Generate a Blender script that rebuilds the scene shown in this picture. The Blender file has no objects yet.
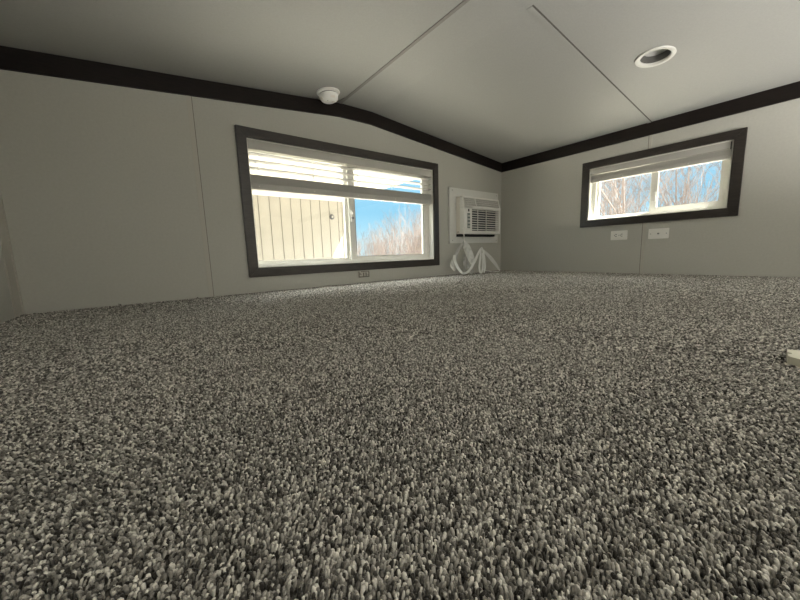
import bpy, bmesh, math, random
import numpy as np
from mathutils import Vector, Matrix

random.seed(7)
rng = np.random.default_rng(11)
SC = bpy.context.scene
COL = SC.collection

# ------------------------------------------------------------------ room dimensions (metres)
YA = 2.122      # wall with the large window and the air conditioner
XB = 2.988      # wall with the small window
XC = -0.451     # low wall at the left
YS = -3.4       # far end behind the camera
YE = -1.25      # edge of the loft floor; beyond it the building is open down to the ground floor
ZG = -2.3       # ground-floor level
ZL, XR0, XR1, ZR = 1.079, 1.158, 1.411, 1.083   # ceiling: eave heights and the flat strip at the ridge
ZT = 1.228
def ceil_z(x):
    if x < XR0: return ZT - (XR0 - x) * (ZT - ZL) / (XR0 - XC)
    if x > XR1: return ZT - (x - XR1) * (ZT - ZR) / (XB - XR1)
    return ZT

# ------------------------------------------------------------------ materials
def new_mat(name):
    m = bpy.data.materials.new(name); m.use_nodes = True
    nt = m.node_tree
    return m, nt, nt.nodes['Principled BSDF']
def rgb(c): return (c[0], c[1], c[2], 1.0)
def plain(name, color, rough=0.5, noise=0.0, scale=30.0, bump=0.0, bscale=200.0, spec=0.5, metal=0.0, stretch=None):
    m, nt, b = new_mat(name)
    b.inputs['Base Color'].default_value = rgb(color)
    b.inputs['Roughness'].default_value = rough
    b.inputs['Metallic'].default_value = metal
    b.inputs['Specular IOR Level'].default_value = spec
    tc = nt.nodes.new('ShaderNodeTexCoord')
    src = tc.outputs['Object']
    if stretch:
        mp = nt.nodes.new('ShaderNodeMapping'); mp.inputs['Scale'].default_value = stretch
        nt.links.new(src, mp.inputs['Vector']); src = mp.outputs['Vector']
    if noise > 0:
        n = nt.nodes.new('ShaderNodeTexNoise'); n.inputs['Scale'].default_value = scale; n.inputs['Detail'].default_value = 4
        nt.links.new(src, n.inputs['Vector'])
        r = nt.nodes.new('ShaderNodeValToRGB')
        r.color_ramp.elements[0].position = 0.3; r.color_ramp.elements[1].position = 0.7
        r.color_ramp.elements[0].color = rgb([c * (1 - noise) for c in color])
        r.color_ramp.elements[1].color = rgb([min(1, c * (1 + noise)) for c in color])
        nt.links.new(n.outputs['Fac'], r.inputs['Fac']); nt.links.new(r.outputs['Color'], b.inputs['Base Color'])
    if bump > 0:
        n2 = nt.nodes.new('ShaderNodeTexNoise'); n2.inputs['Scale'].default_value = bscale; n2.inputs['Detail'].default_value = 3
        nt.links.new(src, n2.inputs['Vector'])
        bp = nt.nodes.new('ShaderNodeBump'); bp.inputs['Strength'].default_value = bump; bp.inputs['Distance'].default_value = 0.002
        nt.links.new(n2.outputs['Fac'], bp.inputs['Height']); nt.links.new(bp.outputs['Normal'], b.inputs['Normal'])
    return m
M = {}
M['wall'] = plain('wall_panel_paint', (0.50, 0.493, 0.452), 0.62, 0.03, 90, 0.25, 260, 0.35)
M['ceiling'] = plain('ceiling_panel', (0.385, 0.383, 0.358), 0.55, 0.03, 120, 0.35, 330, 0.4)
M['batten'] = plain('panel_batten', (0.50, 0.48, 0.43), 0.5)
M['groove'] = plain('joint_caulk', (0.10, 0.092, 0.08), 0.8)  # dark strip colour stands in for shade beside the ceiling batten
M['ceiling_batten'] = plain('ceiling_batten', (0.25, 0.24, 0.215), 0.6)  # darker than the ceiling to imitate shading on the raised strip
M['wall_groove'] = plain('wall_joint_caulk', (0.21, 0.20, 0.175), 0.8)  # mid-dark strip painted in for the shade beside the wall battens
M['dark_wood'] = plain('dark_stained_wood', (0.010, 0.0065, 0.0052), 0.5, 0.35, 14, 0.25, 40, 0.25, stretch=(1.5, 1.5, 12))
M['casing'] = plain('dark_wood_casing', (0.030, 0.0235, 0.0195), 0.33, 0.35, 14, 0.2, 40, 0.55, stretch=(1.5, 1.5, 12))
M['vinyl'] = plain('white_vinyl', (0.80, 0.79, 0.74), 0.35, 0.02, 20)
M['vinyl_grey'] = plain('grey_gasket', (0.30, 0.30, 0.28), 0.5)
M['slat'] = plain('blind_white', (0.50, 0.485, 0.455), 0.45, 0.03, 8)
M['cord'] = plain('blind_cord', (0.70, 0.68, 0.62), 0.8)
M['plastic'] = plain('white_plastic', (0.86, 0.85, 0.81), 0.4)
M['plastic_warm'] = plain('warm_white_plastic', (0.82, 0.78, 0.71), 0.45)
M['ac_dark'] = plain('dark_fins', (0.05, 0.05, 0.055), 0.5)
M['ac_vent'] = plain('vent_grey', (0.16, 0.145, 0.125), 0.5)
M['membrane'] = plain('control_membrane', (0.17, 0.21, 0.20), 0.4)
M['black'] = plain('black_plastic', (0.012, 0.012, 0.012), 0.5)
M['panel'] = plain('mounting_panel_white', (0.72, 0.72, 0.69), 0.5, 0.02, 40)
M['slot'] = plain('dark_slots', (0.04, 0.038, 0.035), 0.6)
M['lamp_inner'] = plain('lamp_baffle', (0.10, 0.097, 0.09), 0.3)
M['lens'] = plain('lamp_lens', (0.62, 0.61, 0.58), 0.4)
M['lamp_ring'] = plain('lamp_ring', (0.66, 0.65, 0.61), 0.4)
M['cream'] = plain('cream_plastic', (0.80, 0.77, 0.64), 0.45, 0.05, 60)
M['siding'] = plain('cream_ribbed_siding', (0.235, 0.219, 0.190), 0.5, 0.02, 3)
M['soffit'] = plain('white_soffit', (0.55, 0.52, 0.46), 0.5)
M['siding_groove'] = plain('siding_seam', (0.10, 0.09, 0.075), 0.6)
M['roof'] = plain('roof_metal', (0.25, 0.24, 0.23), 0.5)
M['ground'] = plain('dry_winter_ground', (0.36, 0.33, 0.28), 0.9, 0.25, 1.2)
M['slab'] = plain('pale_concrete', (0.40, 0.38, 0.34), 0.8, 0.05, 3)
M['metal'] = plain('grey_metal', (0.35, 0.35, 0.36), 0.4, metal=0.4)
M['lint'] = plain('dark_lint', (0.04, 0.035, 0.03), 0.9)
M['fleck'] = M['lint']

def bark(name, a, b_):
    m, nt, b = new_mat(name)
    tc = nt.nodes.new('ShaderNodeTexCoord'); n = nt.nodes.new('ShaderNodeTexNoise'); n.inputs['Scale'].default_value = 3
    r = nt.nodes.new('ShaderNodeValToRGB')
    r.color_ramp.elements[0].color = rgb(a); r.color_ramp.elements[1].color = rgb(b_)
    nt.links.new(tc.outputs['Object'], n.inputs['Vector']); nt.links.new(n.outputs['Fac'], r.inputs['Fac'])
    nt.links.new(r.outputs['Color'], b.inputs['Base Color']); b.inputs['Roughness'].default_value = 0.9
    return m
M['bark'] = bark('pinkish_bark', (0.055, 0.043, 0.037), (0.15, 0.117, 0.102))
M['bark_grey'] = bark('grey_bark', (0.05, 0.045, 0.043), (0.15, 0.132, 0.125))

def glass_mat():
    m, nt, b = new_mat('window_glass'); nt.nodes.remove(b)
    out = nt.nodes['Material Output']
    tr = nt.nodes.new('ShaderNodeBsdfTransparent'); tr.inputs['Color'].default_value = (0.95, 0.975, 0.97, 1)
    gl = nt.nodes.new('ShaderNodeBsdfGlossy'); gl.inputs['Roughness'].default_value = 0.01
    fr = nt.nodes.new('ShaderNodeFresnel'); fr.inputs['IOR'].default_value = 1.45
    mx = nt.nodes.new('ShaderNodeMixShader')
    ge = nt.nodes.new('ShaderNodeNewGeometry'); sb = nt.nodes.new('ShaderNodeMath'); sb.operation = 'SUBTRACT'; sb.inputs[0].default_value = 1
    ml = nt.nodes.new('ShaderNodeMath'); ml.operation = 'MULTIPLY'
    nt.links.new(ge.outputs['Backfacing'], sb.inputs[1]); nt.links.new(sb.outputs[0], ml.inputs[0]); nt.links.new(fr.outputs['Fac'], ml.inputs[1])
    nt.links.new(ml.outputs[0], mx.inputs['Fac']); nt.links.new(tr.outputs['BSDF'], mx.inputs[1]); nt.links.new(gl.outputs['BSDF'], mx.inputs[2])
    nt.links.new(mx.outputs['Shader'], out.inputs['Surface'])
    return m
M['glass'] = glass_mat()
def film_mat():
    m, nt, b = new_mat('translucent_film'); nt.nodes.remove(b)
    out = nt.nodes['Material Output']
    d = nt.nodes.new('ShaderNodeBsdfPrincipled'); d.inputs['Base Color'].default_value = (0.94, 0.94, 0.92, 1); d.inputs['Roughness'].default_value = 0.3
    t = nt.nodes.new('ShaderNodeBsdfTranslucent'); t.inputs['Color'].default_value = (0.94, 0.94, 0.92, 1)
    tr = nt.nodes.new('ShaderNodeBsdfTransparent')
    m1 = nt.nodes.new('ShaderNodeMixShader'); m1.inputs['Fac'].default_value = 0.35
    m2 = nt.nodes.new('ShaderNodeMixShader'); m2.inputs['Fac'].default_value = 0.18
    nt.links.new(d.outputs['BSDF'], m1.inputs[1]); nt.links.new(t.outputs['BSDF'], m1.inputs[2])
    nt.links.new(m1.outputs['Shader'], m2.inputs[1]); nt.links.new(tr.outputs['BSDF'], m2.inputs[2])
    nt.links.new(m2.outputs['Shader'], out.inputs['Surface'])
    return m
M['film'] = film_mat()
def clear_film_mat():
    m = film_mat(); m.name = 'clear_film'
    mixes = [n for n in m.node_tree.nodes if n.type == 'MIX_SHADER']
    for n in mixes:
        if abs(n.inputs['Fac'].default_value - 0.18) < 1e-4: n.inputs['Fac'].default_value = 0.5
    return m
M['clear_film'] = clear_film_mat()

def carpet_mats():
    # tufts: colour attribute per tuft
    m, nt, b = new_mat('carpet_yarn')
    at = nt.nodes.new('ShaderNodeAttribute'); at.attribute_name = 'tuft_colour'
    nt.links.new(at.outputs['Color'], b.inputs['Base Color'])
    b.inputs['Roughness'].default_value = 0.85; b.inputs['Specular IOR Level'].default_value = 0.2
    b.inputs['Sheen Weight'].default_value = 0.25; b.inputs['Sheen Roughness'].default_value = 0.4
    # backing under the tufts, and the pile behind the camera
    m2 = plain('carpet_backing', (0.15, 0.14, 0.12), 0.9, 0.6, 260, 1.0, 220, 0.1)
    return m, m2
M['yarn'], M['backing'] = carpet_mats()

# ------------------------------------------------------------------ mesh building
class MB:
    def __init__(s): s.bm = bmesh.new()
    def poly(s, pts):
        return s.bm.faces.new([s.bm.verts.new(p) for p in pts])
    def hexa(s, p):      # p: 8 points, bottom 4 ccw then top 4 ccw
        v = [s.bm.verts.new(q) for q in p]
        for f in ((3,2,1,0),(4,5,6,7),(0,1,5,4),(1,2,6,5),(2,3,7,6),(3,0,4,7)): s.bm.faces.new([v[i] for i in f])
        return v
    def box(s, x0, x1, y0, y1, z0, z1):
        return s.hexa([(x0,y0,z0),(x1,y0,z0),(x1,y1,z0),(x0,y1,z0),(x0,y0,z1),(x1,y0,z1),(x1,y1,z1),(x0,y1,z1)])
    def bevelled(s, x0, x1, y0, y1, z0, z1, r=0.003, seg=2):
        t = bmesh.new(); o = MB.__new__(MB); o.bm = t; o.box(x0, x1, y0, y1, z0, z1)
        bmesh.ops.recalc_face_normals(t, faces=t.faces)
        bmesh.ops.bevel(t, geom=list(t.edges), offset=r, segments=seg, affect='EDGES', profile=0.6)
        s.merge(t); return s
    def merge(s, t, mat=None):
        mp = {}
        for v in t.verts: mp[v] = s.bm.verts.new(mat @ v.co if mat else v.co)
        for f in t.faces:
            try: s.bm.faces.new([mp[v] for v in f.verts])
            except ValueError: pass
        t.free()
    def lathe(s, prof, n=32, mat=None):   # prof: list of (r, z) about z
        rings = []
        for r, z in prof:
            if r < 1e-6: rings.append([s.bm.verts.new(mat @ Vector((0,0,z)) if mat else (0,0,z))])
            else:
                ring = []
                for i in range(n):
                    a = 2*math.pi*i/n; p = Vector((r*math.cos(a), r*math.sin(a), z))
                    ring.append(s.bm.verts.new(mat @ p if mat else p))
                rings.append(ring)
        for A, B in zip(rings, rings[1:]):
            for i in range(n):
                j = (i+1) % n
                if len(A) == 1 and len(B) == 1: continue
                if len(A) == 1: s.bm.faces.new((A[0], B[i], B[j]))
                elif len(B) == 1: s.bm.faces.new((A[i], B[0], A[j]))
                else: s.bm.faces.new((A[i], B[i], B[j], A[j]))
        return s
    def tube(s, pts, rad, n=6, cap=True):
        pts = [Vector(p) for p in pts]; rads = rad if isinstance(rad, (list, tuple)) else [rad]*len(pts)
        prev = None; rings = []
        for i, p in enumerate(pts):
            t = (pts[min(i+1, len(pts)-1)] - pts[max(i-1, 0)]).normalized()
            if prev is None:
                u = t.orthogonal().normalized()
            else:
                u = (prev - t*prev.dot(t)).normalized()
            prev = u; w = t.cross(u)
            rings.append([s.bm.verts.new(p + (u*math.cos(2*math.pi*k/n) + w*math.sin(2*math.pi*k/n))*rads[i]) for k in range(n)])
        for A, B in zip(rings, rings[1:]):
            for k in range(n): s.bm.faces.new((A[k], A[(k+1)%n], B[(k+1)%n], B[k]))
        if cap:
            s.bm.faces.new(rings[0][::-1]); s.bm.faces.new(rings[-1])
        return s
    def obj(s, name, mat, parent=None, loc=None, smooth=False, recalc=True):
        if recalc: bmesh.ops.recalc_face_normals(s.bm, faces=s.bm.faces)
        base = Vector(loc) if loc is not None else (parent['_o'] if parent is not None and '_o' in parent else Vector((0,0,0)))
        base = Vector(base)
        me = bpy.data.meshes.new(name)
        for v in s.bm.verts: v.co -= base
        s.bm.to_mesh(me); s.bm.free()
        if smooth:
            for p in me.polygons: p.use_smooth = True
        me.materials.append(mat)
        o = bpy.data.objects.new(name, me); COL.objects.link(o)
        if parent is None: o.location = base
        else: o.parent = parent
        return o
BASES = {}
def thing(name, label, cat, loc, group=None, kind=None):
    o = bpy.data.objects.new(name, None); COL.objects.link(o); o.location = loc; o.empty_display_size = 0.05
    o['label'] = label; o['category'] = cat
    if group: o['group'] = group
    if kind: o['kind'] = kind
    BASES[o.name] = Vector(loc)
    return o
def part(name, mb, mat, parent, smooth=False):
    # parts are modelled in world coordinates; store them relative to the thing (and to the parent part)
    root = parent
    while root.parent: root = root.parent
    return mb.obj(name, mat, parent, loc=BASES[root.name], smooth=smooth)
def tag(o, label, cat, group=None, kind=None):
    o['label'] = label; o['category'] = cat
    if group: o['group'] = group
    if kind: o['kind'] = kind
    return o
def struct(name, mb, mat, label, cat, smooth=False):
    return tag(mb.obj(name, mat, smooth=smooth), label, cat, kind='structure')
def smooth_by_angle(o, deg=35):
    for p in o.data.polygons: p.use_smooth = True
    try: o.data.set_sharp_from_angle(angle=math.radians(deg))
    except Exception: pass
    return o

def grid_wall(mapf, us, vs, holes, t0, t1):
    """wall of cells us x vs with openings; mapf(u, depth, v) -> point"""
    mb = MB()
    def solid(i, j):
        if i < 0 or j < 0 or i >= len(us)-1 or j >= len(vs)-1: return False
        uc, vc = (us[i]+us[i+1])/2, (vs[j]+vs[j+1])/2
        return not any(h[0] < uc < h[1] and h[2] < vc < h[3] for h in holes)
    for i in range(len(us)-1):
        for j in range(len(vs)-1):
            if not solid(i, j): continue
            u0, u1, v0, v1 = us[i], us[i+1], vs[j], vs[j+1]
            mb.poly([mapf(u0,t0,v0), mapf(u1,t0,v0), mapf(u1,t0,v1), mapf(u0,t0,v1)])
            mb.poly([mapf(u0,t1,v0), mapf(u0,t1,v1), mapf(u1,t1,v1), mapf(u1,t1,v0)])
            if not solid(i-1, j): mb.poly([mapf(u0,t0,v0), mapf(u0,t0,v1), mapf(u0,t1,v1), mapf(u0,t1,v0)])
            if not solid(i+1, j): mb.poly([mapf(u1,t0,v0), mapf(u1,t1,v0), mapf(u1,t1,v1), mapf(u1,t0,v1)])
            if not solid(i, j-1): mb.poly([mapf(u0,t0,v0), mapf(u0,t1,v0), mapf(u1,t1,v0), mapf(u1,t0,v0)])
            if not solid(i, j+1): mb.poly([mapf(u0,t0,v1), mapf(u1,t0,v1), mapf(u1,t1,v1), mapf(u0,t1,v1)])
    bmesh.ops.remove_doubles(mb.bm, verts=mb.bm.verts, dist=1e-5)
    return mb
mapA = lambda a, d, z: (a, YA + d, z)
mapB = lambda a, d, z: (XB + d, a, z)
WT = 0.11
# window openings
WA = (0.5375, 2.0167, 0.149, 0.902)
WB = (0.4205, 1.2659, 0.431, 0.848)
ACH = (2.286, 2.820, 0.345, 0.702)
mb = grid_wall(mapA, [-0.60, WA[0], WA[1], ACH[0], ACH[1], XB + WT], [-0.3, WA[2], ACH[2], ACH[3], WA[3], 1.30], [WA, ACH], 0, WT)
struct('wall_north', mb, M['wall'], 'greige panel wall with the large dark-framed window and the air conditioner', 'wall')
mb = grid_wall(mapB, [YS - WT, WB[0], WB[1], YA], [ZG, WB[2], WB[3], 1.30], [WB], 0, WT)
struct('wall_east', mb, M['wall'], 'greige panel wall with the small dark-framed window at right', 'wall')
mb = MB(); mb.box(XC - WT, XC, YS - WT, YA, ZG, 1.30)
struct('wall_west', mb, M['wall'], 'greige side wall glimpsed at the left edge of the photo', 'wall')
mb = MB(); mb.box(XC, XB, YS - WT, YS, ZG, 1.35)
struct('wall_south', mb, M['wall'], 'greige end wall of the loft behind the viewer', 'wall')

# ------------------------------------------------------------------ ceiling (with the lamp opening) and roof
LAMP = Vector((2.164, 0.629, 0)); LR = 0.068
mb = MB()
mb.poly([(XC-.05, YS-.05, ceil_z(XC)-(.05)*(ZT-ZL)/(XR0-XC)), (XR0, YS-.05, ZT), (XR0, YA+.05, ZT), (XC-.05, YA+.05, ceil_z(XC)-.05*(ZT-ZL)/(XR0-XC))])
mb.poly([(XR0, YS-.05, ZT), (XR1, YS-.05, ZT), (XR1, YA+.05, ZT), (XR0, YA+.05, ZT)])
def cr(x, y): return (x, y, ZT - (x - XR1)*(ZT - ZR)/(XB - XR1))
px0, px1, py0, py1 = LAMP.x-.2, LAMP.x+.2, LAMP.y-.2, LAMP.y+.2
xs = [XR1, px0, px1, XB + .05]; ys = [YS-.05, py0, py1, YA+.05]
for i in range(3):
    for j in range(3):
        if i == 1 and j == 1: continue
        mb.poly([cr(xs[i],ys[j]), cr(xs[i+1],ys[j]), cr(xs[i+1],ys[j+1]), cr(xs[i],ys[j+1])])
N = 48
circ, sq = [], []
for k in range(N):
    a = 2*math.pi*k/N; c, s_ = math.cos(a), math.sin(a); q = .2/max(abs(c), abs(s_))
    circ.append(mb.bm.verts.new(cr(LAMP.x+LR*c, LAMP.y+LR*s_))); sq.append(mb.bm.verts.new(cr(LAMP.x+q*c, LAMP.y+q*s_)))
for k in range(N):
    mb.bm.faces.new((circ[k], circ[(k+1)%N], sq[(k+1)%N], sq[k]))
bmesh.ops.remove_doubles(mb.bm, verts=mb.bm.verts, dist=1e-5)
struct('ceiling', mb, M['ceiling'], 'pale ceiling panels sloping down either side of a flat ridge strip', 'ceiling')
mb = MB()
OV = 0.40
x0, x1 = XC - .4, XB + OV
prof = [(x0, ceil_z(XC) - .04), (XR0, ZT + .10), (XR1, ZT + .10), (x1, ZR + .10 - OV*.09)]
y0, y1 = YS - .2, YA + .13
for (xa, za), (xb, zb) in zip(prof, prof[1:]):
    za0, zb0 = za, zb
    mb.hexa([(xa,y0,za0),(xb,y0,zb0),(xb,y1,zb0),(xa,y1,za0),(xa,y0,za0+.09),(xb,y0,zb0+.09),(xb,y1,zb0+.09),(xa,y1,za0+.09)])
struct('roof', mb, M['roof'], 'roof deck above the loft with a short eave over the small window', 'roof')

# crown boards
def board_A(xa, xb):
    z0a, z0b = ceil_z(xa), ceil_z(xb)
    return [(xa, YA-.013, z0a-.086), (xb, YA-.013, z0b-.086), (xb, YA, z0b-.086), (xa, YA, z0a-.086),
            (xa, YA-.013, z0a+.004), (xb, YA-.013, z0b+.004), (xb, YA, z0b+.004), (xa, YA, z0a+.004)]
mb = MB()
for a, b in ((XC, 1.10), (1.10, XR0), (XR0, 1.285), (1.285, XR1), (XR1, XB)): mb.hexa(board_A(a, b))
bmesh.ops.remove_doubles(mb.bm, verts=mb.bm.verts, dist=1e-4)
struct('trim_1', mb, M['dark_wood'], 'dark brown board following the gable along the top of the large-window wall', 'trim')
mb = MB(); mb.box(XB-.013, XB, YS, YA-.013, ZR-.086, ZR+.004)
struct('trim_2', mb, M['dark_wood'], 'dark brown board along the top of the small-window wall', 'trim')
mb = MB(); mb.box(XC, XC+.013, YS, YA-.013, ZL-.086, ZL+.004)
struct('trim_3', mb, M['dark_wood'], 'dark brown board along the top of the left side wall', 'trim')
# panel joints on walls
sx = 0.274
mb = MB(); mb.box(sx-.012, sx+.010, YA-.0025, YA, -.01, ceil_z(sx)-.086)
o = struct('trim_4', mb, M['batten'], 'thin vertical panel joint strip left of the large window', 'trim')
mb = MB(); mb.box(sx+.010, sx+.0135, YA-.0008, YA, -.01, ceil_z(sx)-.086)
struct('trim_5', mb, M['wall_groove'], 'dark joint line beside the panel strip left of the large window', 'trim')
sy = 0.859
mb = MB()
for za, zb in ((-.01, WB[2]-.0535), (WB[3]+.0535, ZR-.086)): mb.box(XB-.0025, XB, sy-.009, sy+.009, za, zb)
struct('trim_6', mb, M['batten'], 'thin vertical panel joint strip passing the small window', 'trim')
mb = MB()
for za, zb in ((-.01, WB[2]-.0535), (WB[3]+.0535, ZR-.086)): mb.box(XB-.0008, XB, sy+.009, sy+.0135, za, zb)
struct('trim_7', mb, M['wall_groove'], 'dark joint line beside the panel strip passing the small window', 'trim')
mb = MB(); mb.box(XC, XC+.004, YA-.105, YA, -.01, ZL-.086); mb.box(XC+.004, XC+.007, YA-.012, YA, -.01, ZL-.086)
struct('trim_8', mb, M['batten'], 'flat corner strip where the left side wall meets the large-window wall', 'trim')
# ceiling joint strips
mb = MB(); mb.box(XR0-.009, XR0+.009, YS, YA-.015, ZT-.004, ZT+.002)
struct('trim_9', mb, M['ceiling_batten'], 'grey joint strip running along the left edge of the ceiling ridge', 'trim')
mb = MB()
def crz(x, dz): return ZT - (x - XR1)*(ZT - ZR)/(XB - XR1) + dz
mb.hexa([(XR1,sy+.002,ZT-.003),(XB-.013,sy+.002,crz(XB-.013,-.003)),(XB-.013,sy+.024,crz(XB-.013,-.003)),(XR1,sy+.024,ZT-.003),
         (XR1,sy+.002,ZT+.001),(XB-.013,sy+.002,crz(XB-.013,.001)),(XB-.013,sy+.024,crz(XB-.013,.001)),(XR1,sy+.024,ZT+.001)])
struct('trim_10', mb, M['ceiling'], 'pale joint strip across the right-hand ceiling slope', 'trim')
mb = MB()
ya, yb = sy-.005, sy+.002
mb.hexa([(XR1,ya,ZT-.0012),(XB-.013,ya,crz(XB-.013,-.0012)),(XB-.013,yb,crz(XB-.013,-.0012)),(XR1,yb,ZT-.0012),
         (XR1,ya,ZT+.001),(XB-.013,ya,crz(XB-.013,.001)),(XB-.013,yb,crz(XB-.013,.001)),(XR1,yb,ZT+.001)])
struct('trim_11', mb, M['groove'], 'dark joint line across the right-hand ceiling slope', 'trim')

# ------------------------------------------------------------------ floor and carpet pile
mb = MB(); mb.box(XC-.1, XB+.1, YE, YA+.05, -.12, -.007)
struct('floor', mb, M['backing'], 'loft floor under the mottled grey carpet', 'floor')

mb = MB(); mb.box(XC-.1, XB+.1, YS-.1, YA+.05, ZG-.1, ZG)
struct('floor', mb, M['panel'], 'ground-floor level below the open edge of the loft', 'floor')

def carpet():
    verts, faces, cols = [], [], []
    off = 0
    pal = np.array([(0.71,0.68,0.615),(0.395,0.375,0.336),(0.245,0.230,0.203),(0.128,0.119,0.104),(0.048,0.0435,0.037)])  # darker tones also put the shade between tufts into the yarn colour
    pw = np.array([.19,.22,.22,.20,.17])
    def lowf(x, y):   # pile leaning direction drifts slowly over the floor (footprints, vacuum marks)
        return (np.sin(3.1*x+1.3*y+.4)+np.sin(-2.2*x+4.3*y+1.7)+.7*np.sin(7.1*x-5.2*y+.9)+.6*np.sin(5.3*x+9.7*y))/3.3
    def zone(rmin, rmax, sp, wid, hgt, nseg, rings):
        nonlocal off
        gx = np.arange(XC+.002, XB-.002, sp); gy = np.arange(-.35, YA-.002, sp)
        X, Y = np.meshgrid(gx, gy); X = X.ravel(); Y = Y.ravel()
        X = X + rng.uniform(-.5,.5,X.size)*sp*.95; Y = Y + rng.uniform(-.5,.5,Y.size)*sp*.95
        X = np.clip(X, XC+.002, XB-.002); Y = np.clip(Y, -.35, YA-.002)
        r = np.hypot(X, Y); k = (r >= rmin) & (r < rmax)
        X, Y = X[k], Y[k]; n = X.size
        ang = rng.uniform(0, 2*np.pi, n)
        lf = lowf(X, Y)
        lean = rng.uniform(.0, .5, n)*hgt
        lx = np.cos(ang)*lean + lf*.30*hgt; ly = np.sin(ang)*lean + lf*.2*hgt
        h = hgt*rng.uniform(.88, 1.04, n)
        w = wid*rng.uniform(.75, 1.25, n)
        asp = rng.uniform(.7, 1.0, n); rot = rng.uniform(0, np.pi, n)
        # rings: (t along height, radius factor)
        m = len(rings)*nseg + 1
        V = np.zeros((n, m, 3), np.float32)
        for ri, (t, rf) in enumerate(rings):
            for s in range(nseg):
                a = 2*np.pi*s/nseg + ri*.5
                ux, uy = np.cos(a)*w*rf, np.sin(a)*w*rf*asp
                V[:, ri*nseg+s, 0] = X + lx*t**1.5 + ux*np.cos(rot) - uy*np.sin(rot)
                V[:, ri*nseg+s, 1] = Y + ly*t**1.5 + ux*np.sin(rot) + uy*np.cos(rot)
                V[:, ri*nseg+s, 2] = -.008 + h*t
        V[:, -1, 0] = X + lx*1.02; V[:, -1, 1] = Y + ly*1.02; V[:, -1, 2] = -.008 + h
        V[:, :, 0] = np.clip(V[:, :, 0], XC+.0005, XB-.0005); V[:, :, 1] = np.minimum(V[:, :, 1], YA-.0005)
        idx = []
        for ri in range(len(rings)-1):
            for s in range(nseg):
                a, b = ri*nseg+s, ri*nseg+(s+1) % nseg
                idx.append((a, b, b+nseg)); idx.append((a, b+nseg, a+nseg))
        L = (len(rings)-1)*nseg
        for s in range(nseg): idx.append((L+s, L+(s+1) % nseg, m-1))
        idx = np.array(idx)
        F = (np.arange(n)[:, None, None]*m + idx[None]).reshape(-1, 3) + off
        c = pal[rng.choice(len(pal), n, p=pw)]*rng.uniform(.88, 1.12, (n, 1))
        C = np.ones((n, m, 4), np.float32); C[:, :, :3] = c[:, None, :]
        verts.append(V.reshape(-1, 3)); faces.append(F); cols.append(C.reshape(-1, 4)); off += n*m
    zone(0, .50, .0027, .0016, .0082, 5, [(.45,.8),(.78,1.0),(.94,.78)])
    zone(.50, .80, .0029, .0018, .0082, 5, [(.35,.85),(.82,1.0)])
    zone(.80, 1.7, .0042, .0025, .0085, 5, [(.3,.8),(.8,1.0)])
    zone(1.7, 9, .0064, .0036, .0085, 4, [(.1,.8),(.75,1.0)])
    V = np.concatenate(verts); F = np.concatenate(faces).astype(np.int32); C = np.concatenate(cols)
    me = bpy.data.meshes.new('carpet')
    me.vertices.add(len(V)); me.vertices.foreach_set('co', V.ravel())
    me.loops.add(F.size); me.loops.foreach_set('vertex_index', F.ravel())
    me.polygons.add(len(F)); me.polygons.foreach_set('loop_start', np.arange(0, F.size, 3, dtype=np.int32))
    me.polygons.foreach_set('use_smooth', np.ones(len(F), bool))
    me.update(calc_edges=True)
    at = me.color_attributes.new('tuft_colour', 'FLOAT_COLOR', 'POINT')
    at.data.foreach_set('color', C.ravel())
    me.materials.append(M['yarn'])
    o = bpy.data.objects.new('carpet', me); COL.objects.link(o)
    return tag(o, 'mottled grey and beige cut pile carpet covering the whole loft floor', 'carpet', kind='stuff')
carpet()

# ------------------------------------------------------------------ windows
def casing_boards(win, mapf, O, w, d=0.016):
    a0, a1, z0, z1 = O
    A0, A1, Z0, Z1 = a0-w, a1+w, z0-w, z1+w
    quads = [[(A0,Z1),(a0,z1),(a1,z1),(A1,Z1)], [(A0,Z0),(A1,Z0),(a1,z0),(a0,z0)],
             [(A0,Z0),(a0,z0),(a0,z1),(A0,Z1)], [(A1,Z0),(A1,Z1),(a1,z1),(a1,z0)]]
    for q in quads:
        mb = MB(); mb.hexa([mapf(a,-d,z) for a, z in q] + [mapf(a,0,z) for a, z in q])
        bmesh.ops.recalc_face_normals(mb.bm, faces=mb.bm.faces)
        bmesh.ops.bevel(mb.bm, geom=list(mb.bm.edges), offset=.002, segments=2, affect='EDGES')
        part('casing_board', mb, M['casing'], win)
def bx(mb, mapf, a0, a1, d0, d1, z0, z1):
    mb.hexa([mapf(a0,d0,z0),mapf(a1,d0,z0),mapf(a1,d1,z0),mapf(a0,d1,z0),mapf(a0,d0,z1),mapf(a1,d0,z1),mapf(a1,d1,z1),mapf(a0,d1,z1)])
def frame_ring(mapf, O, wl, wr, wb, wt, d0, d1):
    a0, a1, z0, z1 = O; mb = MB()
    bx(mb, mapf, a0, a1, d0, d1, z0, z0+wb); bx(mb, mapf, a0, a1, d0, d1, z1-wt, z1)
    bx(mb, mapf, a0, a0+wl, d0, d1, z0+wb, z1-wt); bx(mb, mapf, a1-wr, a1, d0, d1, z0+wb, z1-wt)
    return mb
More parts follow.
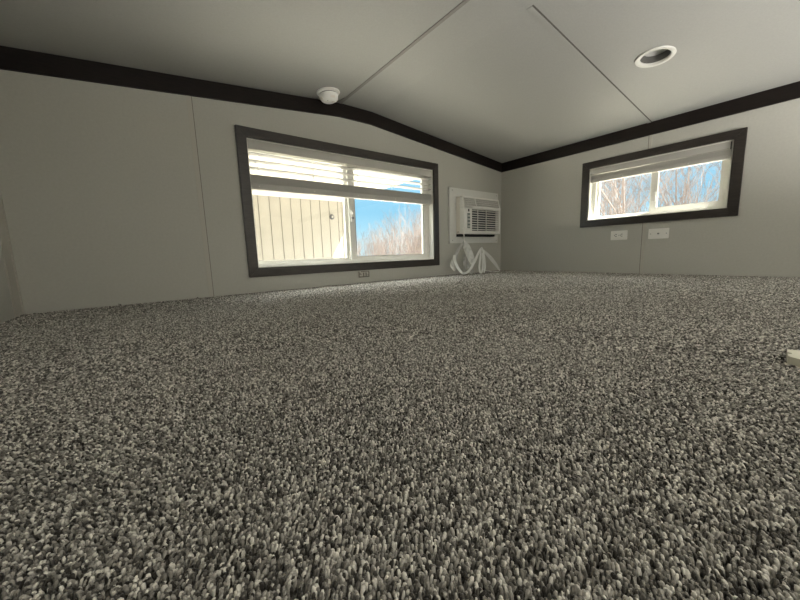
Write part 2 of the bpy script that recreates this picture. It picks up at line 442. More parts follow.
# --- large slider
w1 = thing('window_1', 'large dark-framed slider window with half-raised blind left of the air conditioner', 'window', (1.277, YA, 0.149), kind='structure')
casing_boards(w1, mapA, WA, .0555)
E_ = 0.0005
O = (WA[0]+E_, WA[1]-E_, WA[2]+E_, WA[3]-E_)
part('jamb_liner', frame_ring(mapA, O, .006, .006, .006, .006, 0.001, .05), M['vinyl'], w1)
part('window_frame', frame_ring(mapA, O, .012, .028, .026, .03, .05, .105), M['vinyl'], w1)
fx = (O[0]+.0125, 1.232, O[2]+.0265, O[3]-.0305)
fs = part('fixed_sash', frame_ring(mapA, fx, .010, .032, .014, .02, .078, .100), M['vinyl'], w1)
mb = MB(); bx(mb, mapA, fx[0]+.009, fx[1]-.031, .087, .092, fx[2]+.013, fx[3]-.019); part('pane', mb, M['glass'], fs)
sl = (1.222, O[1]-.0285, O[2]+.0265, O[3]-.0305)
ss = part('sliding_sash', frame_ring(mapA, sl, .048, .044, .022, .03, .053, .074), M['vinyl'], w1)
mb = MB(); bx(mb, mapA, sl[0]+.047, sl[1]-.043, .060, .065, sl[2]+.021, sl[3]-.029); part('pane', mb, M['glass'], ss)
part('gasket', frame_ring(mapA, (sl[0]+.046, sl[1]-.042, sl[2]+.020, sl[3]-.028), .004, .005, .003, .003, .0522, .0545), M['vinyl_grey'], ss)
mb = MB(); mb.bevelled(1.229, 1.251, YA+.040, YA+.053, .455, .535, .004); mb.bevelled(1.235, 1.247, YA+.028, YA+.042, .505, .520, .003)
lk = part('latch', mb, M['plastic'], ss)
mb = MB(); mb.bevelled(1.230, 1.250, YA+.033, YA+.041, .470, .485, .002); part('latch_button', mb, M['metal'], lk)
# --- small slider
w2 = thing('window_2', 'small dark-framed slider window on the right wall above two wall plates', 'window', (XB, .843, .431), kind='structure')
casing_boards(w2, mapB, WB, .0535)
O = (WB[0]+E_, WB[1]-E_, WB[2]+E_, WB[3]-E_)
part('jamb_liner', frame_ring(mapB, O, .006, .006, .006, .006, .001, .05), M['vinyl'], w2)
part('window_frame', frame_ring(mapB, O, .022, .035, .020, .03, .05, .105), M['vinyl'], w2)
fx = (.838, O[1]-.0355, O[2]+.0205, O[3]-.0305)
fs = part('fixed_sash', frame_ring(mapB, fx, .022, .014, .012, .02, .078, .100), M['vinyl'], w2)
mb = MB(); bx(mb, mapB, fx[0]+.021, fx[1]-.013, .087, .092, fx[2]+.011, fx[3]-.019); part('pane', mb, M['glass'], fs)
sl = (O[0]+.0225, .846, O[2]+.0205, O[3]-.0305)
ss = part('sliding_sash', frame_ring(mapB, sl, .032, .036, .036, .03, .053, .074), M['vinyl'], w2)
mb = MB(); bx(mb, mapB, sl[0]+.031, sl[1]-.035, .060, .065, sl[2]+.035, sl[3]-.029); part('pane', mb, M['glass'], ss)
mb = MB(); mb.bevelled(XB+.040, XB+.053, .815, .835, .53, .60, .004); part('latch', mb, M['plastic'], ss)

# ------------------------------------------------------------------ blinds
def blind(name, label, mapf, O, d0, val_h, slat_z, stack_top, stack_bot, rail_bot, depth, ladders):
    a0, a1, z0, z1 = O; a0 += .009; a1 -= .009
    t = thing(name, label, 'window blind', mapf((a0+a1)/2, d0, z1), None)
    mb = MB(); bx(mb, mapf, a0, a1, d0+.006, d0+depth, z1-.045, z1-.008); part('headrail', mb, M['slat'], t)
    mb = MB(); bx(mb, mapf, a0-.002, a1+.002, d0, d0+.005, z1-.008-val_h, z1-.007)
    bmesh.ops.bevel(mb.bm, geom=list(mb.bm.edges), offset=.0015, segments=2, affect='EDGES'); part('valance', mb, M['slat'], t)
    def slat(z, sag=0.0, th=.0028, tilt=0.0):
        mb = MB(); n = 12; y0, y1 = d0+.006, d0+depth
        for i in range(n):
            u0, u1 = a0 + (a1-a0)*i/n, a0 + (a1-a0)*(i+1)/n
            w0 = -sag*4*(i/n)*(1-i/n); w1_ = -sag*4*((i+1)/n)*(1-(i+1)/n)
            mb.hexa([mapf(u0,y0,z+w0),mapf(u1,y0,z+w1_),mapf(u1,y1,z+w1_-tilt),mapf(u0,y1,z+w0-tilt),
                     mapf(u0,y0,z+w0+th),mapf(u1,y0,z+w1_+th),mapf(u1,y1,z+w1_+th-tilt),mapf(u0,y1,z+w0+th-tilt)])
        bmesh.ops.remove_doubles(mb.bm, verts=mb.bm.verts, dist=1e-5)
        part('slat', mb, M['slat'], t)
    for k, z in enumerate(slat_z): slat(z, .0025, tilt=.007)
    n = max(2, int((stack_top-stack_bot)/.0042))
    for i in range(n): slat(stack_bot + (stack_top-stack_bot)*i/n + .0002, 0, .0030)
    mb = MB(); 
    y0, y1 = d0+.002, d0+depth+.002
    bx(mb, mapf, a0, a1, y0, y1, rail_bot, stack_bot-.0005)
    bmesh.ops.recalc_face_normals(mb.bm, faces=mb.bm.faces)
    bmesh.ops.bevel(mb.bm, geom=list(mb.bm.edges), offset=.004, segments=2, affect='EDGES')
    rl = part('bottom_rail', mb, M['slat'], t)
    for u in ladders:
        ua = a0 + (a1-a0)*u
        if slat_z:
            mb = MB()
            for dd in (d0+.0045, d0+depth+.0015):
                mb.tube([mapf(ua, dd, z1-.05), mapf(ua, dd, stack_top)], .0012, 5)
            part('ladder_cord', mb, M['cord'], t)
        mb = MB(); c = mapf(ua, d0+.001, (rail_bot+stack_bot)/2); q = mapf(ua, d0-.0015, (rail_bot+stack_bot)/2)
        mb.tube([c, q], .004, 10); part('rail_plug', mb, M['cord'], rl)
    return t
blind('window_blind', 'white slatted blind half raised across the large window', mapA, WA, .004, .048,
      [.826, .785, .743], .703, .653, .617, .042, [.03, .27, .5, .73, .97])
tB = blind('window_blind', 'white blind fully raised into a thin stack above the small window', mapB, WB, .004, .042,
      [], .796, .762, .738, .040, [.25, .72])
mb = MB(); bx(mb, mapB, WB[0]+.010, WB[0]+.015, -.002, .0035, .792, .838); part('valance_clip', mb, M['slot'], tB)  # dark strip drawn for the gap at the end of the valance

# ------------------------------------------------------------------ air conditioner
mp = thing('mounting_panel', 'white square panel on the wall framing the air conditioner', 'panel', (2.56, YA, .287))
Pn = (2.200, 2.906, .287, .777)
mbp = grid_wall(lambda a, d, z: (a, YA+d, z), [Pn[0], ACH[0], ACH[1], Pn[1]], [Pn[2], ACH[2], ACH[3], Pn[3]], [ACH], -.020, -.0005)
part('face_board', mbp, M['panel'], mp)
for (cx_, cz_) in ((2.235, .31), (2.883, .31), (2.235, .754), (2.883, .754)):
    mb = MB(); mb.tube([(cx_, YA-.0195, cz_), (cx_, YA-.0215, cz_)], .005, 10); part('screw', mb, M['metal'], mp)

ac = thing('air_conditioner', 'white window-type air conditioner set through the wall beside the large window', 'air conditioner', (2.56, YA, .366))
AX0, AX1, AZ0, AZ1 = 2.290, 2.815, .368, .698
mb = MB(); mb.bevelled(AX0, AX1, 2.062, YA+.30, AZ0, AZ1, .004); part('case', mb, M['plastic_warm'], ac)
mb = MB(); mb.bevelled(AX0+.002, AX1-.002, 2.07, YA+.09, .347, .3675, .002); part('foam_gap', mb, M['black'], ac)  # black bar drawn in for the shadowed opening below the unit
# front bezel: frame pieces leaving openings for the two grilles
BF, BB = 2.008, 2.0615
mb = MB()
def bz(x0, x1, z0, z1, y0=BF, r=.004): mb.bevelled(x0, x1, y0, BB, z0, z1, r)
bz(AX0-.002, AX0+.104, AZ0-.002, .612)          # left block carrying the controls
bz(AX1-.024, AX1+.002, AZ0-.002, .612)
bz(AX0+.100, AX1-.020, AZ0-.002, .394)
bz(AX0-.002, AX1+.002, .590, .616)
# sloping top section ends and ribs
def wedge(x0, x1):
    mb.hexa([(x0,BF,.612),(x1,BF,.612),(x1,BB,.612),(x0,BB,.612),(x0,BF+.022,.694),(x1,BF+.022,.694),(x1,BB,.698),(x0,BB,.698)])
wedge(AX0-.002, AX0+.012); wedge(AX1-.014, AX1+.002); wedge(AX0+.158, AX0+.172)
mb.hexa([(AX0-.002,BF+.018,.684),(AX1+.002,BF+.018,.684),(AX1+.002,BB,.684),(AX0-.002,BB,.684),(AX0-.002,BF+.024,.699),(AX1+.002,BF+.024,.699),(AX1+.002,BB,.699),(AX0-.002,BB,.699)])
part('front_bezel', mb, M['plastic'], ac)
mb = MB(); mb.box(AX0+.10, AX1-.02, 2.046, BB+.001, .392, .592); part('filter', mb, M['ac_dark'], ac)
mb = MB()
for i in range(9):
    z = .402 + i*.0212
    mb.hexa([(AX0+.102,BF+.004,z),(AX1-.022,BF+.004,z),(AX1-.022,2.045,z+.006),(AX0+.102,2.045,z+.006),
             (AX0+.102,BF+.004,z+.006),(AX1-.022,BF+.004,z+.006),(AX1-.022,2.045,z+.011),(AX0+.102,2.045,z+.011)])
for x in (AX0+.22, AX0+.345): mb.box(x, x+.004, 2.036, 2.045, .394, .590)
part('intake_grille', mb, M['plastic'], ac)
mb = MB(); mb.hexa([(AX0+.012,BF+.014,.612),(AX1-.014,BF+.014,.612),(AX1-.014,BB,.612),(AX0+.012,BB,.612),(AX0+.012,BF+.034,.688),(AX1-.014,BF+.034,.688),(AX1-.014,BB,.688),(AX0+.012,BB,.688)])
part('outlet_cavity', mb, M['ac_vent'], ac)
mb = MB()
for side, xa, xb in ((1, AX0+.014, AX0+.158), (-1, AX0+.172, AX1-.016)):
    nx = int((xb-xa)/.018)
    for i in range(nx):
        x = xa + (i+.5)*(xb-xa)/nx; s = .008*side
        mb.hexa([(x-s-.0015,BF+.004,.616),(x-s+.0015,BF+.004,.616),(x-s+.0015,BF+.018,.616),(x-s-.0015,BF+.018,.616),
                 (x+s-.0015,BF+.024,.684),(x+s+.0015,BF+.024,.684),(x+s+.0015,BF+.038,.684),(x+s-.0015,BF+.038,.684)])
    for z in (.634, .652, .669):
        dy = (z-.612)/.082*.022
        mb.box(xa, xb, BF+.004+dy, BF+.012+dy, z, z+.003)
part('outlet_louvers', mb, M['plastic'], ac)
mb = MB(); mb.bevelled(AX0+.030, AX0+.078, BF-.003, BF+.003, .405, .590, .002)
cp = part('control_panel', mb, M['plastic'], ac)
mb = MB(); mb.bevelled(AX0+.045, AX0+.062, BF-.0045, BF-.002, .562, .584, .001); part('display', mb, M['black'], cp)
mb = MB(); mb.bevelled(AX0+.036, AX0+.072, BF-.0042, BF-.002, .415, .548, .001); part('keypad', mb, M['membrane'], cp)
for i in range(4):
    for j in range(2):
        mb = MB(); mb.bevelled(AX0+.039+j*.017, AX0+.052+j*.017, BF-.006, BF-.004, .424+i*.031, .440+i*.031, .001); part('button', mb, M['lens'], cp)
mb = MB(); mb.bevelled(AX0-.001, AX0+.001, 2.075, 2.095, .382, .388, .0003); part('rating_plate', mb, M['ac_vent'], ac)

# ------------------------------------------------------------------ plastic wrap hanging below the unit
def catmull(P, n=8):
    P = [Vector(p) for p in P]; Q = [P[0]*2-P[1]] + P + [P[-1]*2-P[-2]]; out = []
    for i in range(1, len(Q)-2):
        for k in range(n):
            t = k/n; a, b, c, d = Q[i-1], Q[i], Q[i+1], Q[i+2]
            out.append(.5*((2*b)+(c-a)*t+(2*a-5*b+4*c-d)*t*t+(3*b-a-3*c+d)*t**3))
    out.append(P[-1]); return out
def ribbon(P, widths, face=(-.62,-.78,0), crease=.006, th=.0012, seed=0, twist=0.0):
    R_ = random.Random(seed); C = catmull(P); n = len(C); mb = MB(); rows = []
    m = 5
    ph = [R_.uniform(0, 6.28) for _ in range(m)]
    for i, p in enumerate(C):
        t = (C[min(i+1,n-1)]-C[max(i-1,0)]).normalized(); u = i/(n-1)
        f = Vector(face); side = t.cross(f)
        if side.length < .15: side = t.cross(Vector((.3,-.2,1)))
        side.normalize(); nn = side.cross(t).normalized()
        if twist: 
            a = twist*u; side, nn = side*math.cos(a)+nn*math.sin(a), nn*math.cos(a)-side*math.sin(a)
        x = u*(len(widths)-1); k = min(int(x), len(widths)-2); w = widths[k]+(widths[k+1]-widths[k])*(x-k)
        row = []
        for j in range(m):
            s = j/(m-1)-.5
            bump = crease*math.sin(ph[j]+i*.9+j*2.1)*(w/.06)
            row.append(p + side*(w*s + .15*bump) + nn*bump)
        rows.append((row, nn))
    top = [[mb.bm.verts.new(q+nn*th*.5) for q in row] for row, nn in rows]
    bot = [[mb.bm.verts.new(q-nn*th*.5) for q in row] for row, nn in rows]
    for i in range(n-1):
        for j in range(m-1):
            mb.bm.faces.new((top[i][j], top[i][j+1], top[i+1][j+1], top[i+1][j])); mb.bm.faces.new((bot[i][j], bot[i+1][j], bot[i+1][j+1], bot[i][j+1]))
        mb.bm.faces.new((top[i][0], top[i+1][0], bot[i+1][0], bot[i][0])); mb.bm.faces.new((top[i][-1], bot[i][-1], bot[i+1][-1], top[i+1][-1]))
    mb.bm.faces.new([top[0][j] for j in range(m)][::-1] + [bot[0][j] for j in range(m)]); mb.bm.faces.new([top[-1][j] for j in range(m)] + [bot[-1][j] for j in range(m)][::-1])
    return mb
wr = thing('plastic_wrap', 'crumpled translucent white plastic strips dangling below the air conditioner onto the carpet', 'plastic wrap', (2.38, 1.96, 0))
mb = MB(); mb.tube([(2.301,2.03,.372),(2.306,2.028,.352),(2.314,2.035,.329),(2.32,2.035,.293)], .006, 8); part('cord', mb, M['plastic'], wr, True)
part('strip', ribbon([(2.320,2.035,.305),(2.337,2.02,.238),(2.366,2.0,.150),(2.372,1.98,.090)], [.012,.062,.068,.060,.035], seed=1), M['film'], wr)
part('strip', ribbon([(2.318,2.04,.298),(2.262,2.06,.223),(2.215,2.06,.152),(2.165,2.045,.090),(2.180,2.02,.040)], [.010,.026,.040,.040,.02], seed=2), M['clear_film'], wr)
part('strip', ribbon([(2.20,2.05,.180),(2.186,2.03,.126),(2.184,1.98,.052),(2.215,1.95,.016),(2.282,1.95,.036),(2.35,1.95,.102),(2.406,1.95,.181),(2.441,1.95,.230)], [.022,.026,.022,.020,.020,.022,.022,.012], seed=3, crease=.004), M['film'], wr)
part('strip', ribbon([(2.448,1.95,.232),(2.415,1.93,.150),(2.388,1.92,.060),(2.395,1.91,.010),(2.433,1.92,.034),(2.453,1.93,.106),(2.456,1.94,.190)], [.012,.016,.016,.016,.015,.015,.010], seed=4, crease=.003), M['film'], wr)
part('strip', ribbon([(2.470,1.95,.228),(2.468,1.93,.161),(2.470,1.92,.069),(2.444,1.91,.008)], [.010,.017,.017,.013], seed=5, crease=.004), M['film'], wr)
part('strip', ribbon([(2.463,1.95,.224),(2.553,1.94,.158),(2.619,1.92,.086),(2.670,1.90,.012)], [.012,.028,.034,.026,.010], seed=6, crease=.006), M['film'], wr)
part('strip', ribbon([(2.475,1.95,.040),(2.540,1.95,.020),(2.600,1.94,.012),(2.676,1.91,.006)], [.02,.028,.02,.012], face=(0,-.3,1), seed=7, crease=.004), M['film'], wr)
part('strip', ribbon([(2.335,2.03,.19),(2.345,2.04,.12),(2.36,2.03,.05),(2.40,2.0,.012)], [.02,.05,.06,.04], seed=8, crease=.008), M['clear_film'], wr)
mb = MB(); mb.tube([(2.452,1.95,.222),(2.462,1.95,.236)], .011, 8); part('knot', mb, M['film'], wr, True)

# ------------------------------------------------------------------ wall plates and outlets
def plate(name, label, cat, mapf, O, th, kind):
    a0, a1, z0, z1 = O; ac_, zc = (a0+a1)/2, (z0+z1)/2
    t = thing(name, label, cat, mapf(ac_, 0, z0), None)
    mb = MB(); bx(mb, mapf, a0, a1, -th, .0005, z0, z1)
    bmesh.ops.recalc_face_normals(mb.bm, faces=mb.bm.faces); bmesh.ops.bevel(mb.bm, geom=list(mb.bm.edges), offset=.0022, segments=2, affect='EDGES')
    part('face_plate', mb, M['plastic'], t)
    W = a1-a0; H = z1-z0
    if kind == 'duplex':
        for s in (-1, 1):
            c = ac_ + s*W*.175
            mb = MB(); bx(mb, mapf, c-W*.125, c+W*.125, -th-.002, -th+.001, zc-H*.24, zc+H*.24)
            bmesh.ops.recalc_face_normals(mb.bm, faces=mb.bm.faces); bmesh.ops.bevel(mb.bm, geom=list(mb.bm.edges), offset=.0015, segments=1, affect='EDGES')
            r = part('receptacle', mb, M['plastic'], t)
            mb = MB()
            for dz in (-H*.11, H*.11): bx(mb, mapf, c-W*.05, c+W*.03, -th-.0026, -th-.0019, zc+dz-.0022, zc+dz+.0022)
            bx(mb, mapf, c+W*.065, c+W*.10, -th-.0026, -th-.0019, zc-.004, zc+.004)
            part('slots', mb, M['slot'], r)
        mb = MB(); mb.tube([mapf(ac_, -th+.001, zc), mapf(ac_, -th-.001, zc)], .003, 10); part('screw', mb, M['metal'], t)
    if kind == 'cable':
        mb = MB(); mb.tube([mapf(ac_, -th+.001, zc), mapf(ac_, -th-.009, zc)], .0055, 12); r = part('cable_jack', mb, M['metal'], t)
        mb = MB(); mb.tube([mapf(ac_, -th-.0089, zc), mapf(ac_, -th-.0095, zc)], .0035, 10); part('jack_hole', mb, M['slot'], r)
        for s in (-1, 1):
            mb = MB(); mb.tube([mapf(ac_+s*W*.38, -th+.001, zc), mapf(ac_+s*W*.38, -th-.001, zc)], .0034, 10); part('screw', mb, M['metal'], t)
    return t
plate('wall_outlet', 'white sideways duplex outlet under the small window, left of the panel joint', 'outlet', mapB, (.965, 1.080, .260, .332), .007, 'duplex')
plate('cable_plate', 'white blank-looking cable plate with one centre jack under the small window', 'wall plate', mapB, (.707, .830, .256, .330), .006, 'cable')
# little low outlet beneath the large window
t = thing('wall_outlet', 'tiny sideways outlet low on the wall under the large window', 'outlet', (1.287, YA, .040))
mb = MB(); mb.bevelled(1.236, 1.338, YA-.006, YA+.0005, .038, .089, .002); part('face_plate', mb, M['batten'], t)
mb = MB()
for a0, a1, z0, z1 in ((1.240,1.334,.040,.048),(1.262,1.334,.081,.086),(1.240,1.248,.048,.086),(1.326,1.334,.048,.086),(1.279,1.289,.048,.075),(1.300,1.310,.048,.075)):
    mb.box(a0, a1, YA-.0068, YA-.0055, z0, z1)
part('outline', mb, M['ac_vent'], t)
mb = MB()
mb.bm.free()
for a0, a1, z0, z1 in ((1.250,1.257,.062,.070),(1.261,1.266,.058,.062),(1.318,1.323,.052,.060)):
    mb = MB(); mb.box(a0, a1, YA-.0072, YA-.0056, z0, z1); part('slot', mb, M['slot'], t)

# ------------------------------------------------------------------ smoke detector, ceiling lamp
slopeL = math.atan((ZT-ZL)/(XR0-XC)); slopeR = math.atan((ZT-ZR)/(XB-XR1))
SD = Vector((1.012, 1.988, ceil_z(1.012)))
sd = thing('smoke_detector', 'round white smoke detector on the ceiling beside the ridge joint strip', 'smoke detector', SD)
RM = Matrix.Translation(SD) @ Matrix.Rotation(-slopeL, 4, 'Y') @ Matrix.Rotation(math.pi, 4, 'X')   # local +z points down from the ceiling
mb = MB(); mb.lathe([(0,-.002),(.070,-.002),(.072,.004),(.070,.009),(.060,.011),(0,.011)], 40, RM); smooth_by_angle(part('base', mb, M['plastic'], sd))
mb = MB(); mb.lathe([(0,.011),(.052,.011),(.052,.016),(0,.016)], 40, RM); part('sensor_gap', mb, M['slot'], sd)
mb = MB(); mb.lathe([(.0,.0155),(.056,.0155),(.058,.022),(.056,.036),(.047,.049),(.034,.057),(.0,.059)], 40, RM); cv = smooth_by_angle(part('cover', mb, M['plastic'], sd))
for k in range(8):
    a = 2*math.pi*k/8
    mb = MB(); A_ = RM @ Matrix.Rotation(a, 4, 'Z')
    mb.hexa([A_ @ Vector(p) for p in ((.047,-.014,.0465),(.055,-.014,.0365),(.055,.014,.0365),(.047,.014,.0465),(.0485,-.014,.0490),(.0570,-.014,.0380),(.0570,.014,.0380),(.0485,.014,.0490))])
    if k % 2 == 0: part('vent', mb, M['plastic_warm'], cv)
    else: mb.bm.free()
mb = MB(); mb.lathe([(0,.054),(.011,.054),(.011,.0595),(.009,.0605),(0,.0605)], 20, RM @ Matrix.Translation((.02,.015,-.0005))); part('test_button', mb, M['plastic_warm'], cv)
mb = MB(); mb.lathe([(0,.054),(.003,.054),(.003,.0585),(0,.059)], 10, RM @ Matrix.Translation((-.02,.018,-.0005))); part('indicator', mb, M['slot'], cv)
# loose end of the ridge joint strip
cl = MB()
cl.hexa([(1.128,1.985,ZT-.020),(1.150,1.985,ZT-.020),(1.150,2.095,ZT-.006),(1.128,2.095,ZT-.006),(1.128,1.985,ZT-.017),(1.150,1.985,ZT-.017),(1.150,2.095,ZT-.001),(1.128,2.095,ZT-.001)])
struct('trim_12', cl, M['ceiling_batten'], 'loose curled end of the ridge joint strip beside the smoke detector', 'trim')

LM = Matrix.Translation(Vector((LAMP.x, LAMP.y, ceil_z(LAMP.x)))) @ Matrix.Rotation(slopeR, 4, 'Y') @ Matrix.Rotation(math.pi, 4, 'X')
lamp = thing('ceiling_lamp', 'round white recessed ceiling lamp, switched off', 'ceiling lamp', (LAMP.x, LAMP.y, ceil_z(LAMP.x)))
mb = MB(); mb.lathe([(.0665,-.004),(.0665,.0005),(.083,.0005),(.084,.003),(.082,.006),(.070,.0075),(.064,.005),(.0625,0.0),(.0625,-.004)], 56, LM); smooth_by_angle(part('trim_ring', mb, M['lamp_ring'], lamp))
mb = MB(); mb.lathe([(.0635,.001),(.061,-.012),(.055,-.030),(.0545,-.040),(.0555,-.040),(.0565,-.030),(.0655,-.012),(.0655,.001)], 56, LM); smooth_by_angle(part('baffle', mb, M['lamp_inner'], lamp))
mb = MB(); mb.lathe([(0,-.034),(.0545,-.034),(.0545,-.040),(0,-.040)], 48, LM); part('lens', mb, M['lens'], lamp)

# ------------------------------------------------------------------ small things on the carpet
wb = thing('plastic_block', 'cream plastic block with a notched end lying on the carpet at the right edge', 'plastic block', (.92, -.03, 0))
mb = MB()
outl = [(.862,.025),(.805,-.040),(.860,-.100),(.935,-.040),(.918,.029),(.895,.028),(.891,.022),(.884,.022),(.880,.027)]
def block(z0, z1, ins):
    c = (.915, -.032)
    P = [(c[0]+(x-c[0])*(1-ins), c[1]+(y-c[1])*(1-ins)) for x, y in outl]
    b_ = [mb.bm.verts.new((x, y, z0)) for x, y in P]; t_ = [mb.bm.verts.new((x, y, z1)) for x, y in P]
    mb.bm.faces.new(b_[::-1]); mb.bm.faces.new(t_)
    for i in range(len(P)): mb.bm.faces.new((b_[i], b_[(i+1)%len(P)], t_[(i+1)%len(P)], t_[i]))
block(-.002, .0125, 0)
part('body', mb, M['cream'], wb)
mb = MB(); mb.tube([(.866,.010,.0125),(.880,.005,.0125),(.890,.006,.0125),(.898,-.006,.0125)], .0018, 6); part('score_mark', mb, M['slot'], wb)
def lint(loc, label, s):
    mb = MB(); P = [(loc[0]+random.uniform(-1,1)*s, loc[1]+random.uniform(-1,1)*s*.5, loc[2]+.002+k*.002) for k in range(4)]
    mb.tube(P, .0016, 5); tag(mb.obj('lint_scrap', M['lint'], loc=loc), label, 'lint')
lint((-.122, YA-.02, -.001), 'dark speck of lint by the wall midway from left corner to the panel joint', .010)
lint((.209, YA-.03, -.001), 'dark fibre on the carpet edge just left of the wall panel joint', .012)

# ------------------------------------------------------------------ outside
GZ = -2.4
mb = MB(); mb.box(-40, 60, -40, 70, GZ-.2, GZ)
struct('ground', mb, M['ground'], 'pale dry winter ground outside the loft windows', 'ground')
mb = MB(); mb.box(-4, 9, 2.6, 6.0, GZ, GZ+.04)  # added pale slab that reflects sunlight up to the porch soffit
struct('yard_slab', mb, M['slab'], 'pale concrete slab between the loft and the cream building', 'slab')
NB = thing('neighbouring_building', 'cream ribbed building with a porch roof outside the large window', 'building', (0.8, 6.1, GZ))
mb = MB(); mb.box(-2.6, 3.29, 6.001, 6.25, GZ, 1.62); part('wall', mb, M['siding'], NB)
mb = MB(); x = -2.5
while x < 3.26:
    mb.box(x, x+.011, 5.9965, 6.001, GZ, 1.262); x += .187
part('panel_seams', mb, M['siding_groove'], NB)
mb = MB(); mb.box(3.21, 3.295, 5.985, 6.0, GZ, 1.30); part('corner_trim', mb, M['siding'], NB)
mb = MB(); mb.box(-2.6, 3.21, 5.975, 5.9995, 1.262, 1.30); part('top_trim', mb, M['soffit'], NB)
mb = MB(); mb.box(-2.6, 3.335, 3.7, 6.0, 1.30, 1.40); part('porch_roof', mb, M['soffit'], NB)
mb = MB(); mb.box(-2.6, 3.68, 4.6, 6.30, 1.44, 1.50); mb.box(-2.6, 3.29, 4.6, 6.25, 1.40, 1.44); part('upper_roof', mb, M['soffit'], NB)  # upper layer added to cast the diagonal shadow on the siding
mb = MB(); mb.lathe([(0,0),(.05,0),(.05,.02),(.03,.035),(0,.035)], 20, Matrix.Translation((2.975, 5.9995, .955)) @ Matrix.Rotation(math.pi/2, 4, 'X')); vc = part('vent_cap', mb, M['ac_dark'], NB)
mb = MB(); mb.lathe([(0,0),(.02,0),(.02,.004),(0,.004)], 16, Matrix.Translation((2.975, 5.9655, .955)) @ Matrix.Rotation(math.pi/2, 4, 'X')); part('vent_hole', mb, M['siding'], vc)

def tree_mesh(name, seed, h, spread, levels, r0, nb, mat, upright):
    R_ = random.Random(seed); mb = MB()
    def branch(p, d, L, r, lev):
        n = 5 if lev == 0 else (4 if lev == 1 else 3)
        pts, rads = [p.copy()], [r]; q = p.copy(); dd = d.copy()
        for k in range(n):
            dd = (dd + Vector((R_.uniform(-1,1), R_.uniform(-1,1), R_.uniform(-.3,.6)*upright))*(.10 if lev == 0 else .22)).normalized()
            q = q + dd*(L/n); pts.append(q.copy()); rads.append(max(r*(1-.75*(k+1)/n), .0022))
        mb.tube(pts, rads, 5 if lev == 0 else 3, cap=False)
        if lev >= levels: return
        cnt = nb[lev]
        for i in range(cnt):
            u = R_.uniform(.12 if lev == 0 else .15, .98); x = u*n; k = min(int(x), n-1)
            pp = pts[k].lerp(pts[k+1], x-k); rr = (rads[k]+(rads[k+1]-rads[k])*(x-k))*R_.uniform(.45,.7)
            az = R_.uniform(0, 6.283); tilt = R_.uniform(.35, .95)*spread
            base = (pts[k+1]-pts[k]).normalized(); e = base.orthogonal().normalized(); f = base.cross(e)
            nd = (base*math.cos(tilt) + (e*math.cos(az)+f*math.sin(az))*math.sin(tilt) + Vector((0,0,.25*upright))).normalized()
            branch(pp, nd, L*R_.uniform(.28,.5)*(1.05-.45*u), max(rr, .003), lev+1)
    stems = 1 if levels > 2 else R_.choice((2, 3, 3))
    for s in range(stems):
        d = Vector((R_.uniform(-.12,.12), R_.uniform(-.12,.12), 1)).normalized()
        branch(Vector((R_.uniform(-.2,.2)*(stems > 1), R_.uniform(-.2,.2)*(stems > 1), -.05)), d, h*R_.uniform(.85,1), r0, 0)
    bmesh.ops.recalc_face_normals(mb.bm, faces=mb.bm.faces)
    me = bpy.data.meshes.new(name); mb.bm.to_mesh(me); mb.bm.free(); me.materials.append(mat)
    return me
sap = [tree_mesh('bare_sapling', 20+i, 4.4, .75, 2, .022, (16, 7), M['bark'], 1.0) for i in range(4)]
big = [tree_mesh('bare_tree', 60+i, 6.6, 1.0, 3, .032, (20, 9, 5), (M['bark_grey'], M['bark'])[i % 2], .6) for i in range(4)]
def plant(me, name, x, y, s, rot, label, group):
    o = bpy.data.objects.new(name, me); COL.objects.link(o); o.location = (x, y, GZ); o.scale = (s,)*3; o.rotation_euler = (0, 0, rot)
    tag(o, label, 'tree', group); return o
R3 = random.Random(5)
for i in range(60):
    y = R3.uniform(13.5, 22); u = R3.uniform(0, 1)
    x = y*(.56 + .40*u) + R3.uniform(-.3, .3)
    s = (.82 + .34*u)*R3.uniform(.85, 1.12)*(.92 + (y-13.5)*.022)
    plant(sap[i % 4], 'bare_sapling', x, y, s, R3.uniform(0, 6.28), 'leafless pinkish-brown sapling in the thicket beyond the right pane of the large window', 'saplings beyond the large window')
for i in range(14):
    x = R3.uniform(7.5, 16); u = R3.uniform(0, 1)
    y = x*(.10 + .36*u) + R3.uniform(-.3, .3)
    plant(big[i % 4], 'bare_tree', x, y, R3.uniform(.8, 1.15), R3.uniform(0, 6.28), 'leafless winter tree in the thicket beyond the small window', 'bare trees beyond the small window')
for i in range(12):
    x = R3.uniform(8, 15); u = R3.uniform(0, 1)
    y = x*(.10 + .36*u) + R3.uniform(-.3, .3)
    plant(sap[i % 4], 'bare_sapling', x, y, R3.uniform(.9, 1.2), R3.uniform(0, 6.28), 'leafless reddish sapling among the trees beyond the small window', 'saplings beyond the small window')

# ------------------------------------------------------------------ light
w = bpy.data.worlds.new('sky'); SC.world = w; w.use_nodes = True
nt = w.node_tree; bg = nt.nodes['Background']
sk = nt.nodes.new('ShaderNodeTexSky'); 
sun_travel = Vector((-.5, .4, -.87)).normalized()
nt.nodes.remove(sk)
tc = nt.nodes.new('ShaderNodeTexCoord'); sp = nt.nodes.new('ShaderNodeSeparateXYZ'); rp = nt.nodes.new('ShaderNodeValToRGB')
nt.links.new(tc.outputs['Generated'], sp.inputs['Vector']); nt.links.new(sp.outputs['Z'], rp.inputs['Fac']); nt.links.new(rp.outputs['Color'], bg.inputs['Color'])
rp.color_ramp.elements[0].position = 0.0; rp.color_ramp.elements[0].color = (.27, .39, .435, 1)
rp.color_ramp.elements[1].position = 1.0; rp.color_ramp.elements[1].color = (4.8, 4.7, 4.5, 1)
e = rp.color_ramp.elements.new(.12); e.color = (.135, .285, .39, 1)
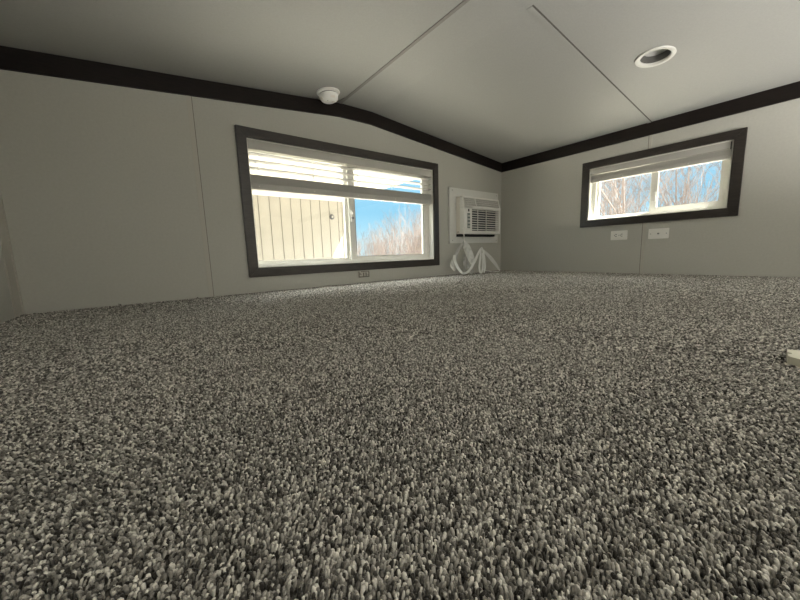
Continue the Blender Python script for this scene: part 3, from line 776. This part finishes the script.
e = rp.color_ramp.elements.new(.35); e.color = (.24, .36, .46, 1)
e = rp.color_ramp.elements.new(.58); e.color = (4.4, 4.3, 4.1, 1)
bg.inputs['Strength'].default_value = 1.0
sun = bpy.data.lights.new('sun', 'SUN'); sun.energy = 22.0; sun.angle = math.radians(.6); sun.color = (1, .95, .86)
so = bpy.data.objects.new('sun', sun); COL.objects.link(so); so.rotation_euler = sun_travel.to_track_quat('-Z', 'Y').to_euler(); so.location = (6, -6, 8)
def area(name, loc, to, sx_, sy_, power, color):
    l = bpy.data.lights.new(name, 'AREA'); l.shape = 'RECTANGLE'; l.size = sx_; l.size_y = sy_; l.energy = power; l.color = color
    o = bpy.data.objects.new(name, l); COL.objects.link(o); o.location = loc
    o.rotation_euler = (Vector(to)-Vector(loc)).to_track_quat('-Z', 'Y').to_euler(); return o
# added fill lamp, unseen at the open end behind the viewer
area('ground_floor_window_light', (1.1, YS+.05, -.75), (1.2, 1.2, 1.15), 2.6, 1.9, 245, (1, .975, .935))
for nm, loc, to, a, b in (('window_portal_large', (1.277, YA+.13, .525), (1.277, 0, .525), 1.5, .76), ('window_portal_small', (XB+.13, .843, .64), (0, .843, .64), .86, .43)):
    o = area(nm, loc, to, a, b, 1, (1, 1, 1)); o.data.cycles.is_portal = True

# ------------------------------------------------------------------ camera
f_px = 326.96
cam = bpy.data.cameras.new('camera'); cam.sensor_width = 36; cam.lens = f_px/800*36; cam.clip_start = .01; cam.clip_end = 300
co = bpy.data.objects.new('camera', cam); COL.objects.link(co)
r = Vector((0.79089827, -0.61113557, -0.03151567)); u = Vector((0.11119408, 0.09287637, 0.98944927)); f = Vector((0.60176059, 0.78605807, -0.14141041))
m = Matrix((( r.x, u.x, -f.x, 0), (r.y, u.y, -f.y, 0), (r.z, u.z, -f.z, .21), (0, 0, 0, 1)))
co.matrix_world = m
SC.camera = co
SC.view_settings.view_transform = 'Standard'; SC.view_settings.look = 'None'; SC.view_settings.gamma = 1; SC.view_settings.exposure = 1.42
SC.view_settings.use_curve_mapping = False
SC.cycles.max_bounces = 14; SC.cycles.diffuse_bounces = 8; SC.cycles.transparent_max_bounces = 24
SC.cycles.sample_clamp_indirect = 6.0
